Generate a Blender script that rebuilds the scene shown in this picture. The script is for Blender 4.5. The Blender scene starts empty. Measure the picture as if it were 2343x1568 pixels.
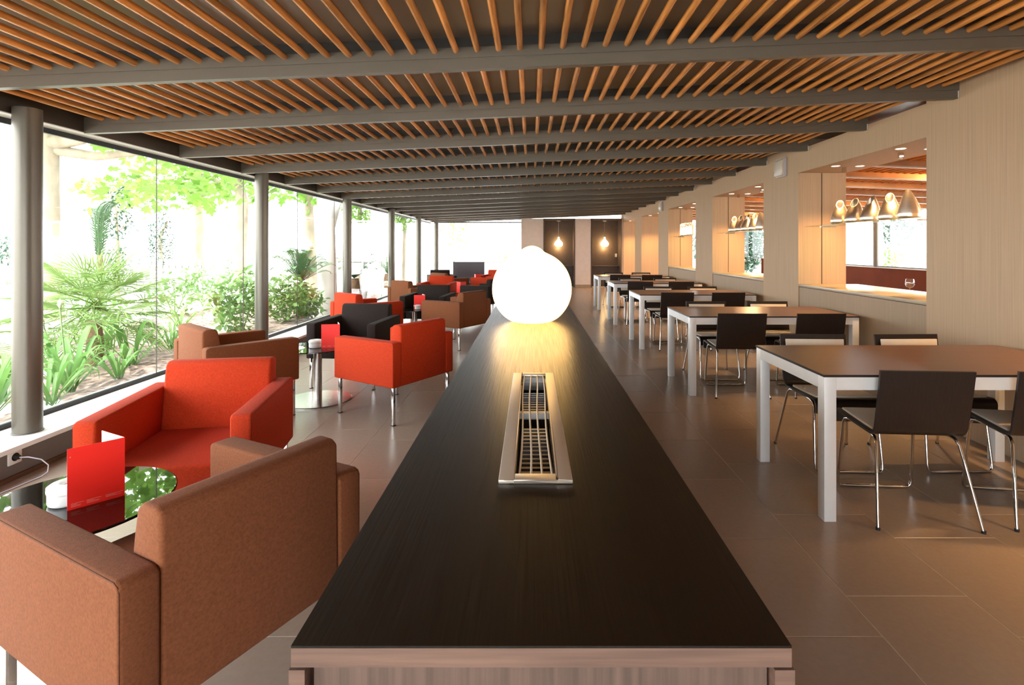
import bpy, bmesh, math, random
from mathutils import Vector, Matrix, Euler
R = math.radians
random.seed(7)
SC = bpy.context.scene
COL = SC.collection

# ---------------------------------------------------------------- camera
F_PX, W_PX, H_PX = 1210.0, 2343.0, 1568.0
VX, VY = 1215.0, 566.0            # vanishing point of the long axis of the room
cam = bpy.data.cameras.new('camera'); cam.sensor_width = 36.0; cam.sensor_fit = 'HORIZONTAL'
cam.lens = 36.0 * F_PX / W_PX
cam.shift_x = -(VX - W_PX / 2) / W_PX
cam.shift_y = -(H_PX / 2 - VY) / W_PX
cam.clip_start = 0.02; cam.clip_end = 400
camo = bpy.data.objects.new('camera', cam); COL.objects.link(camo)
camo.location = (0, 0, 1.40); camo.rotation_euler = (R(90), 0, 0)
SC.camera = camo
# ---------------------------------------------------------------- world: bright, hazy white daylight
world = bpy.data.worlds.new('world'); SC.world = world; world.use_nodes = True
bgn = world.node_tree.nodes['Background']
bgn.inputs[0].default_value = (0.93, 0.97, 1.0, 1); bgn.inputs[1].default_value = 9.0
sun = bpy.data.lights.new('sun', 'SUN'); sun.energy = 5.0; sun.angle = R(3); sun.color = (1, .96, .88)
suno = bpy.data.objects.new('sun', sun); COL.objects.link(suno)
suno.rotation_euler = Vector((0.10, 0.35, -1.0)).to_track_quat('-Z', 'Y').to_euler()
# ---------------------------------------------------------------- colour management
SC.view_settings.view_transform = 'Standard'
SC.view_settings.look = 'None'
SC.view_settings.gamma = 1.0
SC.view_settings.use_curve_mapping = False
SC.view_settings.exposure = 0.28
SC.cycles.use_denoising = True
SC.cycles.max_bounces = 8
SC.cycles.adaptive_threshold = 0.02
SC.cycles.diffuse_bounces = 4
SC.cycles.glossy_bounces = 5
SC.cycles.transmission_bounces = 6
SC.cycles.transparent_max_bounces = 24
SC.cycles.sample_clamp_indirect = 6.0
SC.cycles.caustics_reflective = False
SC.cycles.caustics_refractive = False

# ---------------------------------------------------------------- materials
def srgb(r, g, b):
    def f(c):
        c /= 255.0
        return c / 12.92 if c <= .04045 else ((c + .055) / 1.055) ** 2.4
    return (f(r), f(g), f(b), 1)

def mat(name, col, rough=.5, metal=0, spec=.5, var=.12, scale=(8, 8, 8), detail=4, bump=0, bscale=None,
        coat=0, coat_r=.1, sheen=0, rnd=0, rvar=0):
    m = bpy.data.materials.new(name); m.use_nodes = True
    nt = m.node_tree; N = nt.nodes; L = nt.links
    p = N['Principled BSDF']
    p.inputs['Roughness'].default_value = rough
    p.inputs['Metallic'].default_value = metal
    p.inputs['Specular IOR Level'].default_value = spec
    p.inputs['Coat Weight'].default_value = coat; p.inputs['Coat Roughness'].default_value = coat_r
    p.inputs['Sheen Weight'].default_value = sheen
    tc = N.new('ShaderNodeTexCoord'); mp = N.new('ShaderNodeMapping'); L.new(tc.outputs['Object'], mp.inputs[0])
    mp.inputs['Scale'].default_value = scale
    nz = N.new('ShaderNodeTexNoise'); nz.inputs['Scale'].default_value = 1; nz.inputs['Detail'].default_value = detail
    L.new(mp.outputs[0], nz.inputs['Vector'])
    if rnd:
        oi = N.new('ShaderNodeObjectInfo'); ad = N.new('ShaderNodeVectorMath'); ad.operation = 'SCALE'
        ad.inputs[0].default_value = (37, 53, 71); L.new(oi.outputs['Random'], ad.inputs['Scale'])
        L.new(ad.outputs[0], mp.inputs['Location'])
    rp = N.new('ShaderNodeValToRGB'); L.new(nz.outputs['Fac'], rp.inputs[0])
    a = [max(0, c * (1 - var)) for c in col[:3]]; b = [min(1, c * (1 + var)) for c in col[:3]]
    rp.color_ramp.elements[0].color = (*a, 1); rp.color_ramp.elements[1].color = (*b, 1)
    rp.color_ramp.elements[0].position = .3; rp.color_ramp.elements[1].position = .7
    out = rp.outputs[0]
    if rnd:
        hs = N.new('ShaderNodeHueSaturation'); mr = N.new('ShaderNodeMapRange')
        mr.inputs['To Min'].default_value = 1 - rnd; mr.inputs['To Max'].default_value = 1 + rnd
        L.new(oi.outputs['Random'], mr.inputs['Value']); L.new(mr.outputs[0], hs.inputs['Value'])
        L.new(out, hs.inputs['Color']); out = hs.outputs[0]
    L.new(out, p.inputs['Base Color'])
    if rvar:
        m2 = N.new('ShaderNodeMapRange'); m2.inputs['To Min'].default_value = rough - rvar; m2.inputs['To Max'].default_value = rough + rvar
        L.new(nz.outputs['Fac'], m2.inputs['Value']); L.new(m2.outputs[0], p.inputs['Roughness'])
    if bump:
        src = nz
        if bscale:
            mp2 = N.new('ShaderNodeMapping'); mp2.inputs['Scale'].default_value = bscale; L.new(tc.outputs['Object'], mp2.inputs[0])
            src = N.new('ShaderNodeTexNoise'); src.inputs['Scale'].default_value = 1; src.inputs['Detail'].default_value = 2
            L.new(mp2.outputs[0], src.inputs['Vector'])
        bp = N.new('ShaderNodeBump'); bp.inputs['Strength'].default_value = bump; bp.inputs['Distance'].default_value = .002
        L.new(src.outputs['Fac'], bp.inputs['Height']); L.new(bp.outputs[0], p.inputs['Normal'])
    return m

def emit(name, col, strength):
    m = bpy.data.materials.new(name); m.use_nodes = True
    p = m.node_tree.nodes['Principled BSDF']
    p.inputs['Base Color'].default_value = (.8, .8, .78, 1)
    p.inputs['Emission Color'].default_value = col; p.inputs['Emission Strength'].default_value = strength
    p.inputs['Roughness'].default_value = .3
    return m

def glass(name, tint=(1, 1, 1, 1), f0=.035, rough=0.0):
    m = bpy.data.materials.new(name); m.use_nodes = True
    nt = m.node_tree; N = nt.nodes; L = nt.links; N.clear()
    o = N.new('ShaderNodeOutputMaterial'); mx = N.new('ShaderNodeMixShader')
    t = N.new('ShaderNodeBsdfTransparent'); t.inputs[0].default_value = tint
    g = N.new('ShaderNodeBsdfGlossy'); g.inputs['Roughness'].default_value = rough
    lw = N.new('ShaderNodeLayerWeight'); lw.inputs[0].default_value = .5
    pw = N.new('ShaderNodeMath'); pw.operation = 'POWER'; pw.inputs[1].default_value = 5
    ma = N.new('ShaderNodeMath'); ma.operation = 'MULTIPLY_ADD'; ma.inputs[1].default_value = (1 - f0) * .75; ma.inputs[2].default_value = f0
    L.new(lw.outputs['Facing'], pw.inputs[0]); L.new(pw.outputs[0], ma.inputs[0]); L.new(ma.outputs[0], mx.inputs[0])
    L.new(t.outputs[0], mx.inputs[1]); L.new(g.outputs[0], mx.inputs[2]); L.new(mx.outputs[0], o.inputs[0])
    return m

def leafmat(name, col, trans=.4, rough=.45, var=.35):
    m = bpy.data.materials.new(name); m.use_nodes = True
    nt = m.node_tree; N = nt.nodes; L = nt.links
    p = N['Principled BSDF']; p.inputs['Roughness'].default_value = rough; p.inputs['Specular IOR Level'].default_value = .35
    o = N['Material Output']; mx = N.new('ShaderNodeMixShader'); t = N.new('ShaderNodeBsdfTranslucent')
    tc = N.new('ShaderNodeTexCoord'); nz = N.new('ShaderNodeTexNoise'); nz.inputs['Scale'].default_value = 2.2; nz.inputs['Detail'].default_value = 3
    L.new(tc.outputs['Object'], nz.inputs['Vector'])
    rp = N.new('ShaderNodeValToRGB'); L.new(nz.outputs['Fac'], rp.inputs[0])
    rp.color_ramp.elements[0].position = .32; rp.color_ramp.elements[1].position = .68
    rp.color_ramp.elements[0].color = (*[c * (1 - var) for c in col[:3]], 1)
    rp.color_ramp.elements[1].color = (*[min(1, c * (1 + var)) for c in col[:3]], 1)
    L.new(rp.outputs[0], p.inputs['Base Color']); L.new(rp.outputs[0], t.inputs[0])
    mx.inputs[0].default_value = trans
    L.new(p.outputs[0], mx.inputs[1]); L.new(t.outputs[0], mx.inputs[2]); L.new(mx.outputs[0], o.inputs['Surface'])
    return m

M = {}
M['tile'] = mat('floor_tile', (.315, .242, .190), rough=.27, spec=.5, var=.035, scale=(45, 45, 45), detail=3, rnd=.03)
M['grout'] = mat('tile_grout', (.46, .40, .34), rough=.8, scale=(30, 30, 30))
M['wallpaper'] = mat('strie_wall_covering', (.44, .310, .198), rough=.7, spec=.25, var=.085, scale=(90, 90, 1.2), detail=3, bump=.15)
M['panel'] = mat('beige_panel', (.33, .235, .15), rough=.55, spec=.3, var=.05, scale=(60, 60, 2))
M['sill'] = mat('beige_sill', (.36, .29, .195), rough=.3, spec=.5, var=.05)
M['pale'] = mat('pale_plaster', (.68, .56, .48), rough=.7, spec=.2, var=.03)
M['white'] = mat('white_paint', (.80, .80, .78), rough=.5, var=.02)
M['darkdoor'] = mat('dark_brown_panel', (.085, .060, .044), rough=.45, var=.1)
M['greywall'] = mat('taupe_low_wall', (.14, .125, .108), rough=.55, var=.04)
M['steel_paint'] = mat('taupe_painted_steel', (.120, .106, .084), rough=.38, spec=.5, var=.06, scale=(2, 2, 2))
M['roofmetal'] = mat('taupe_roof_sheet', (.26, .205, .15), rough=.33, spec=.6, metal=.35, var=.06, scale=(2, .5, 2))
M['edge_dark'] = mat('dark_edge_steel', (.05, .042, .034), rough=.45)
M['dowel'] = mat('varnished_pine', (.60, .255, .062), rough=.27, spec=.5, var=.42, scale=(60, 3.0, 60), detail=6, coat=.35, coat_r=.15, rnd=.22)
M['web_dark'] = mat('shaded_web', (.045, .045, .045), rough=.4)  # dark grey that carries the shade above the beam box
M['column'] = mat('brushed_taupe_column', (.130, .118, .095), rough=.34, metal=.5, var=.05, scale=(40, 40, 1))
M['frame_black'] = mat('black_frame', (.012, .012, .012), rough=.5)
M['glass'] = glass('window_glass')
M['shelfglass'] = glass('shelf_glass', (.86, .95, .90, 1), .06)
M['clearglass'] = glass('clear_glass', (.97, .97, .97, 1), .08)
M['wenge'] = mat('wenge_top', (.0090, .0056, .0036), rough=.33, spec=.32, var=.35, scale=(170, 3.0, 60), detail=4, bump=.22, rvar=.10)
M['wenge_edge'] = mat('wenge_edge', (.145, .082, .058), rough=.5, var=.3, scale=(4, 60, 90), detail=5, bump=.2)
M['wenge_side'] = mat('wenge_side', (.105, .064, .047), rough=.5, var=.28, scale=(110, 110, 3), detail=4, bump=.2)
M['chair_wenge'] = mat('chair_wenge', (.015, .0092, .0082), rough=.42, spec=.45, var=.35, scale=(220, 60, 5), detail=3)
M['pad'] = mat('cream_pad', (.70, .60, .48), rough=.6, var=.05, sheen=.1)
M['pad_seam'] = mat('pad_seam', (.30, .22, .15), rough=.8)
M['table_wood'] = mat('brown_laminate', (.125, .058, .030), rough=.30, spec=.32, var=.10, scale=(2, 40, 40))
M['table_edge'] = mat('black_laminate_edge', (.016, .011, .010), rough=.4)
M['alu'] = mat('satin_aluminium', (.76, .755, .74), rough=.42, metal=.15, spec=.5, var=.03)
M['chrome'] = mat('chrome', (.75, .74, .72), rough=.08, metal=1, var=.02)
M['satin_steel'] = mat('satin_steel', (.58, .56, .53), rough=.25, metal=1, var=.06, scale=(60, 60, 3))
M['jug_steel'] = mat('brushed_jug_steel', (.84, .74, .60), rough=.33, metal=1, var=.10, scale=(2, 2, 160), detail=2)
M['grille_steel'] = mat('brushed_grille_steel', (.60, .52, .42), rough=.42, metal=.6, var=.04, scale=(80, 3, 80))
M['fin'] = mat('aluminium_fin', (.42, .40, .39), rough=.4, metal=.8)
M['dark'] = mat('dark_void', (.012, .011, .010), rough=.7)
M['rubber'] = mat('black_rubber', (.01, .01, .01), rough=.6)
def fabric(name, c): return mat(name, c, rough=.85, spec=.15, var=.16, scale=(140, 140, 140), detail=4, bump=.35, bscale=(420, 420, 420), sheen=.03)
M['red'] = fabric('red_wool', (.47, .040, .010))
M['brown'] = fabric('brown_wool', (.195, .067, .027))
M['black'] = fabric('dark_brown_wool', (.024, .0165, .0135))
M['red_seam'] = fabric('red_seam', (.32, .03, .010)); M['brown_seam'] = fabric('brown_seam', (.13, .048, .022)); M['black_seam'] = fabric('black_seam', (.012, .009, .008))
M['blackglass'] = mat('black_glass', (.004, .005, .0045), rough=.015, spec=.9, var=.02)
M['card'] = mat('red_card', (.95, .024, .014), rough=.45, var=.02)
M['card_white'] = mat('white_card', (.85, .85, .84), rough=.5, var=.02)
M['print'] = mat('pink_print', (.85, .30, .26), rough=.6, var=.02)
M['porcelain'] = mat('white_porcelain', (.80, .79, .77), rough=.15, var=.02)
M['porc_grey'] = mat('grey_porcelain_recess', (.30, .30, .30), rough=.3, var=.05)
M['lamp'] = emit('opal_lamp_glass', (1, .57, .15, 1), 5.4)
M['pendant'] = emit('pendant_glass', (1, .66, .30, 1), 22.0)
M['spot'] = emit('downlight_lens', (1, .85, .62, 1), 14.0)
M['emerg'] = mat('emergency_diffuser', (.55, .48, .40), rough=.3, var=.03)
M['emerg_body'] = mat('emergency_body', (.45, .43, .47), rough=.45, var=.03)
M['screen'] = mat('tv_screen', (.045, .032, .038), rough=.25, var=.05)
M['tvframe'] = mat('tv_frame', (.012, .012, .014), rough=.35)
M['plastic_white'] = mat('white_plastic', (.70, .69, .66), rough=.35, var=.02)
M['cable'] = mat('pale_cable', (.55, .52, .60), rough=.4, var=.02)
M['skirting'] = mat('brown_skirting', (.10, .045, .022), rough=.5, var=.3, scale=(3, 8, 40))
M['redwood'] = mat('red_brown_banquette', (.115, .030, .012), rough=.75, spec=.08, var=.1, scale=(2, 2, 2))
M['warmwood'] = mat('warm_slat_ceiling', (.42, .17, .045), rough=.4, var=.25, scale=(3, 60, 3))
M['ground'] = mat('pale_gravel', (.62, .60, .55), rough=.9, var=.10, scale=(1.2, 1.2, 1.2), detail=8)
M['mulch'] = mat('leaf_mulch', (.24, .17, .135), rough=.95, var=.8, scale=(16, 16, 16), detail=6, bump=.8)
M['bark'] = mat('plane_bark', (.30, .25, .185), rough=.85, var=.30, scale=(4, 4, 2.2), detail=3, bump=.4)
M['bark_white'] = mat('pale_bark', (.80, .77, .70), rough=.85, var=.05, scale=(4, 4, 2), detail=3)
M['palmtrunk'] = mat('palm_trunk', (.20, .12, .07), rough=.9, var=.4, scale=(14, 14, 14), bump=.8)
M['leaf_plane'] = leafmat('plane_leaf', (.175, .325, .055), .55)
M['leaf_fan'] = leafmat('fan_palm_leaf', (.20, .31, .09), .35)
M['leaf_strap'] = leafmat('strap_leaf', (.13, .28, .07), .35)
M['leaf_cycad'] = leafmat('cycad_leaf', (.085, .165, .070), .15)
M['leaf_dark'] = leafmat('dark_conifer_leaf', (.035, .085, .050), .15)
M['leaf_shrub'] = leafmat('shrub_leaf', (.15, .27, .075), .4)
M['fence'] = mat('grey_fence', (.30, .28, .27), rough=.8, var=.2)
M['bud'] = mat('pale_bud', (.62, .66, .45), rough=.6)
M['stalk'] = mat('green_stalk', (.20, .33, .12), rough=.6)

# ---------------------------------------------------------------- mesh helpers
class MB:
    def __init__(s): s.v = []; s.f = []
    def add(s, vs, fs):
        o = len(s.v); s.v += [tuple(v) for v in vs]; s.f += [tuple(i + o for i in f) for f in fs]; return s
    def box(s, x0, x1, y0, y1, z0, z1):
        return s.add([(x0,y0,z0),(x1,y0,z0),(x1,y1,z0),(x0,y1,z0),(x0,y0,z1),(x1,y0,z1),(x1,y1,z1),(x0,y1,z1)],
                     [(0,3,2,1),(4,5,6,7),(0,1,5,4),(1,2,6,5),(2,3,7,6),(3,0,4,7)])
    def prism(s, poly, a, b, axis='x'):
        """extrude a 2-D polygon along an axis; poly is (y,z) for x, (x,z) for y, (x,y) for z"""
        n = len(poly)
        def P(p, t):
            return {'x': (t, p[0], p[1]), 'y': (p[0], t, p[1]), 'z': (p[0], p[1], t)}[axis]
        vs = [P(p, a) for p in poly] + [P(p, b) for p in poly]
        fs = [tuple(range(n)), tuple(range(2*n-1, n-1, -1))] + [(i, i+n, (i+1) % n + n, (i+1) % n) for i in range(n)]
        return s.add(vs, fs)
    def tube(s, path, r, n=8, closed=False, caps=True):
        P = [Vector(p) for p in path]; m = len(P)
        rr = r if isinstance(r, (list, tuple)) else [r] * m
        T = []
        for i in range(m):
            if closed: d = P[(i+1) % m] - P[i-1]
            else: d = P[min(i+1, m-1)] - P[max(i-1, 0)]
            T.append(d.normalized())
        up = Vector((0, 0, 1))
        if abs(T[0].dot(up)) > .9: up = Vector((1, 0, 0))
        u = (up - T[0] * up.dot(T[0])).normalized()
        vs = []; fs = []
        for i in range(m):
            u = (u - T[i] * u.dot(T[i])).normalized(); w = T[i].cross(u)
            for k in range(n):
                a = 2 * math.pi * k / n
                vs.append(P[i] + (u * math.cos(a) + w * math.sin(a)) * rr[i])
        for i in range(m if closed else m - 1):
            j = (i + 1) % m
            for k in range(n):
                fs.append((i*n+k, i*n+(k+1) % n, j*n+(k+1) % n, j*n+k))
        if caps and not closed:
            fs.append(tuple(range(n-1, -1, -1))); fs.append(tuple((m-1)*n + k for k in range(n)))
        return s.add(vs, fs)
    def lathe(s, prof, n=32, c=(0, 0, 0), cap0=True, cap1=True):
        vs = []; fs = []; m = len(prof)
        for r, z in prof:
            for k in range(n):
                a = 2 * math.pi * k / n
                vs.append((c[0] + r * math.cos(a), c[1] + r * math.sin(a), c[2] + z))
        for i in range(m - 1):
            for k in range(n):
                fs.append((i*n+k, i*n+(k+1) % n, (i+1)*n+(k+1) % n, (i+1)*n+k))
        if cap0: fs.append(tuple(range(n-1, -1, -1)))
        if cap1: fs.append(tuple((m-1)*n + k for k in range(n)))
        return s.add(vs, fs)
    def mesh(s, name, smooth=0):
        me = bpy.data.meshes.new(name); me.from_pydata(s.v, [], s.f); me.update()
        bm = bmesh.new(); bm.from_mesh(me); bmesh.ops.recalc_face_normals(bm, faces=bm.faces); bm.to_mesh(me); bm.free()
        if smooth: shade(me, smooth)
        return me
    def build(s, name, m, parent=None, smooth=0, bevel=0, seg=2):
        me = s.mesh(name, 0)
        if bevel:
            bm = bmesh.new(); bm.from_mesh(me)
            bmesh.ops.remove_doubles(bm, verts=bm.verts, dist=1e-5)
            ed = [e for e in bm.edges if len(e.link_faces) == 2 and e.calc_face_angle(0) > R(25)]
            bmesh.ops.bevel(bm, geom=ed, offset=bevel, segments=seg, profile=.5, affect='EDGES', clamp_overlap=True)
            bm.to_mesh(me); bm.free()
            if not smooth: smooth = 40
        if smooth: shade(me, smooth)
        return link(name, me, m, parent)

def shade(me, ang=40):
    for p in me.polygons: p.use_smooth = True
    try: me.set_sharp_from_angle(angle=R(ang))
    except Exception: pass

def link(name, me, m=None, parent=None):
    o = bpy.data.objects.new(name, me)
    if m is not None and len(me.materials) == 0: me.materials.append(M[m] if isinstance(m, str) else m)
    COL.objects.link(o)
    if parent is not None: o.parent = parent
    return o

def tag(o, label=None, cat=None, group=None, kind=None):
    if label: o['label'] = label
    if cat: o['category'] = cat
    if group: o['group'] = group
    if kind: o['kind'] = kind
    return o

def thing(name, label, cat, loc=(0, 0, 0), rz=0, group=None):
    o = bpy.data.objects.new(name, None); COL.objects.link(o); o.empty_display_size = .1
    o.location = loc; o.rotation_euler = (0, 0, rz)
    return tag(o, label, cat, group)

CH = {}
def children(o):
    return [c for c in bpy.data.objects if c.parent == o]
def copy_tree(o, tree):
    """tree = [(part, [subparts])]"""
    c = o.copy(); COL.objects.link(c)
    for p, subs in tree:
        q = p.copy(); COL.objects.link(q); q.parent = c
        for s_ in subs:
            t = s_.copy(); COL.objects.link(t); t.parent = q
    return c
def tree_of(o): return [(p, children(p)) for p in children(o)]
def struct(o): o['kind'] = 'structure'; return o

# ---------------------------------------------------------------- room dimensions
XW = 3.20            # right wall face
XWB = 3.77           # its far face
XG = -3.48           # window glass
XS = -3.10           # inner edge of window ledge
ZS = 0.20            # ledge height
YB = 18.40           # end wall
Y0 = -3.2            # wall behind the camera
SL = 0.04            # roof slope
def zb(x): return 2.385 + SL * x        # underside of the beams

# ---------------------------------------------------------------- floor with single tiles
floor = struct(MB().box(-3.16, XWB + .02, Y0, YB + 1.0, -.12, -.0016).build('floor', 'grout'))
PX, PY = .4855, .646
def tile_mesh(w, l, cache={}):
    k = (round(w, 3), round(l, 3))
    if k not in cache:
        g, e = .0018, .0012
        x, y = w/2 - g, l/2 - g
        vs = [(-x,-y,-.01),(x,-y,-.01),(x,y,-.01),(-x,y,-.01),(-x,-y,-.001),(x,-y,-.001),(x,y,-.001),(-x,y,-.001),
              (-x+e,-y+e,0),(x-e,-y+e,0),(x-e,y-e,0),(-x+e,y-e,0)]
        fs = [(8,9,10,11)] + [(i, (i+1) % 4, (i+1) % 4 + 4, i+4) for i in range(4)] + [(i+4, (i+1) % 4 + 4, (i+1) % 4 + 8, i+8) for i in range(4)]
        me = bpy.data.meshes.new('tile'); me.from_pydata(vs, [], fs); me.update(); me.materials.append(M['tile']); cache[k] = me
    return cache[k]
rest = MB(); rest_b = []
XL, XRR = -3.12, XW
cells = []
for i in range(-10, 5):
    xa = max(1.265 + i*PX, XL); xb_ = min(1.265 + (i+1)*PX, XRR)
    if xb_ - xa < .03: continue
    off = 2.122 if i % 2 == 0 else 1.90
    j = -9
    while True:
        ya = off + j*PY; yb = ya + PY; j += 1
        if ya >= YB: break
        ya_, yb_ = max(ya, Y0), min(yb, YB)
        if yb_ - ya_ < .03: continue
        cells.append((xa, xb_, ya_, yb_))
for xa, xb_, ya, yb in cells:
    cx, cy, w, l = (xa+xb_)/2, (ya+yb)/2, xb_-xa, yb-ya
    me = tile_mesh(w, l)
    if ya > 1.0 and yb < 12.2:
        o = link('tile', me, None, floor); o.location = (cx, cy, 0)
    else:
        rest.add([(v.co.x+cx, v.co.y+cy, v.co.z) for v in me.vertices], [tuple(p.vertices) for p in me.polygons])
tag(rest.build('tile_field', 'tile', floor), kind='stuff')

# ---------------------------------------------------------------- roof: sheet, beams, round slats
def slab(mb, x0, x1, y0, y1, zf0, zf1, sl=SL, x_ref=0):
    """box whose top and bottom follow the roof slope"""
    a0, a1 = zf0 + sl*(x0-x_ref), zf0 + sl*(x1-x_ref); b0, b1 = zf1 + sl*(x0-x_ref), zf1 + sl*(x1-x_ref)
    return mb.add([(x0,y0,a0),(x1,y0,a1),(x1,y1,a1),(x0,y1,a0),(x0,y0,b0),(x1,y0,b1),(x1,y1,b1),(x0,y1,b0)],
                  [(0,3,2,1),(4,5,6,7),(0,1,5,4),(1,2,6,5),(2,3,7,6),(3,0,4,7)])
ceiling = struct(slab(MB(), -3.60, XWB, Y0, YB + 1.0, 2.565, 2.66).build('ceiling', 'roofmetal'))
BP, BY0 = 1.07, 2.88
beams = [BY0 + BP*k for k in range(-5, 15)]
for y in beams:
    b = MB()
    slab(b, -3.34, XW - .012, y, y + .045, 2.385, 2.443)              # lower band
    slab(b, -3.34, XW, y + .004, y + .045, 2.443, 2.448)              # groove
    slab(b, -3.34, XW, y, y + .045, 2.448, 2.505)                     # upper band
    o = b.build('beam', 'steel_paint', ceiling)
    slab(MB(), -3.34, XW, y + .015, y + .035, 2.505, 2.566).build('web', 'web_dark', o)
    pl = slab(MB(), XW - .012, XW - .001, y + .004, y + .042, 2.389, 2.445).build('end_plate', 'white', o)
eb = MB().box(-3.46, -3.34, Y0, YB, 2.262, 2.44)
eb.build('edge_beam', 'edge_dark', ceiling)
sh = MB().box(-3.47, -3.345, Y0, YB, 2.256, 2.2619)
sh.build('head_strip', 'white', ceiling)
dm = MB().tube([(0, -.5125, 0), (0, .5125, 0)], .0178, 10).mesh('dowel', 40); dm.materials.append(M['dowel'])
field = MB(); fd = MB().tube([(0, -.5125, 0), (0, .5125, 0)], .0178, 6)
nd = 0
for k in range(-2, 15):
    y = BY0 + BP*(k-1) + .045 + .5125
    for i in range(-27, 28):
        x = -.06 + .1165*i
        z = 2.4905 + SL*x
        # only what the frame shows as single pieces
        if 0 <= k <= 5:
            yy = y + .495
            px = VX + F_PX * x / yy; py = VY - F_PX * (z - 1.4) / yy
            if -40 < px < W_PX + 40 and py > -5 and nd < 300:
                o = link('dowel', dm, None, ceiling); o.location = (x, y, z); o.rotation_euler = (0, random.uniform(0, 6.28), 0); nd += 1
                continue
        field.add([(a+x, b+y, c+z) for a, b, c in fd.v], fd.f)
o = field.build('dowel_field', 'dowel', ceiling, smooth=50); tag(o, kind='stuff')

# ---------------------------------------------------------------- window side
ledge = struct(MB().box(-3.62, XS, Y0, YB, ZS - .03, ZS).build('trim_1', 'white', bevel=.003))
struct(MB().box(-3.60, XS - .02, Y0, YB, -.1, ZS - .031).build('wall_left', 'greywall'))
struct(MB().box(XS - .019, XS - .004, Y0, YB, .0, .028).build('baseboard_left', 'skirting'))
win = struct(MB().box(XG - .012, XG + .012, Y0, YB, ZS, ZS + .035).build('window_1', 'frame_black'))
MB().box(XG - .012, XG + .012, Y0, YB, 2.218, 2.262).build('head_rail', 'frame_black', win)
jy = [3.43 + 1.4825*k for k in range(-4, 11)]
jy = [Y0] + [y for y in jy if y < YB - .3] + [YB]
for a, b in zip(jy[:-1], jy[1:]):
    MB().box(XG - .005, XG + .005, a + .003, b - .003, ZS + .03, 2.222).build('pane', 'glass', win)
    if b < YB - .1: MB().box(XG - .004, XG + .004, b - .003, b + .003, ZS + .03, 2.222).build('joint', 'greywall', win)
for k in range(-2, 6):
    y = min(3.44 + 2.99*k, 18.30)
    c = MB().lathe([(.076, 0), (.076, 2.10)], 32, (0, 0, 0)).build('steel_column', 'column', None, smooth=40)
    c.location = (-3.275, y, ZS)
    near = ['', '', 'front-most', 'second', 'third', 'fourth', 'fifth', 'last'][k + 2]
    if k >= 0:
        tag(c, f'round taupe steel column on window ledge, {near} from the camera', 'column', 'columns along the window')
    else:
        tag(c, ['round taupe steel column farthest behind the camera', 'round taupe steel column just behind the camera'][k+2], 'column', 'columns along the window')
    MB().lathe([(.081, 0), (.081, .006), (.077, .008)], 32).build('base_ring', 'column', c)

# ---------------------------------------------------------------- right wall with openings
P0 = [(-.0, 0)]
wall = MB()
ZL, ZSI = 2.29, .96
op = [(4.28 + 3.0*k, 6.33 + 3.0*k) for k in range(-3, 5)]     # openings
op = [(a, min(b, 18.36)) for a, b in op if b > Y0]
ys = [Y0]
for a, b in op: ys += [a, b]
ys += [YB]
for i in range(0, len(ys), 2):
    if ys[i+1] > ys[i]: wall.box(XW, XWB, max(ys[i], Y0), ys[i+1], 0, 2.70)
for a, b in op:
    a = max(a, Y0); slab(wall, XW, XWB, a, b, ZL, 2.565, 0)
wr = struct(wall.build('wall_right', 'wallpaper'))
SPOTS = []
for k, (a, b) in enumerate(op):
    a = max(a, Y0)
    doorway = a > 13.0
    if not doorway:
        MB().box(XW + .012, XWB - .01, a + .001, b - .001, 0, ZSI - .036).build('sill_panel', 'panel', wr)
        MB().box(XW + .004, 3.90, a + .001, b - .001, ZSI - .03, ZSI).build('sill_board', 'sill', wr, bevel=.002)
        MB().box(XW + .01, XW + .02, a + .001, b - .001, ZSI - .036, ZSI - .03).build('sill_groove', 'dark', wr)
        if a > -1:
            MB().box(3.476, 3.484, b - .003, b, ZSI + .001, ZL - .001).build('jamb_joint', 'dark', wr)
            for yy in (b - .45, b - 1.35):
                MB().box(3.462, 3.502, yy - .012, yy + .012, ZL - .055, ZL - .0).build('clip', 'chrome', wr)
    if a > .5:
        for yy in ((b - .54), (b - 1.56)):
            for xx in (3.335, 3.60): SPOTS.append((xx, yy, ZL, k))
names = {2: 'opening beside the nearest table', 3: 'first glass shelf opening', 4: 'second glass shelf opening', 5: 'third glass shelf opening', 6: 'first doorway past the shelves', 7: 'farthest doorway'}
for xx, yy, zz, k in SPOTS:
    sp = op[k]
    inner = 'room side' if xx < 3.5 else 'far side'
    nr = 'near' if yy < (sp[0] + sp[1]) / 2 else 'deep'
    t = thing('downlight', f'round recessed downlight, {inner}, {nr} end, in soffit of {names.get(k, "an opening")}', 'downlight', (xx, yy, zz), 0, 'downlights in the wall openings')
    MB().lathe([(.036, -.001), (.046, -.004), (.048, 0)], 24, cap0=False, cap1=False).build('ring', 'white', t, smooth=40)
    MB().lathe([(.036, -.002), (.036, -.001)], 24).build('lens', 'spot', t)
    l = bpy.data.lights.new('downlight_lamp', 'SPOT'); l.energy = 98; l.color = (1, .56, .22); l.spot_size = R(105); l.spot_blend = .9; l.shadow_soft_size = .03
    lo = bpy.data.objects.new('downlight_lamp', l); COL.objects.link(lo); lo.parent = t; lo.location = (0, 0, -.012)

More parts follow.
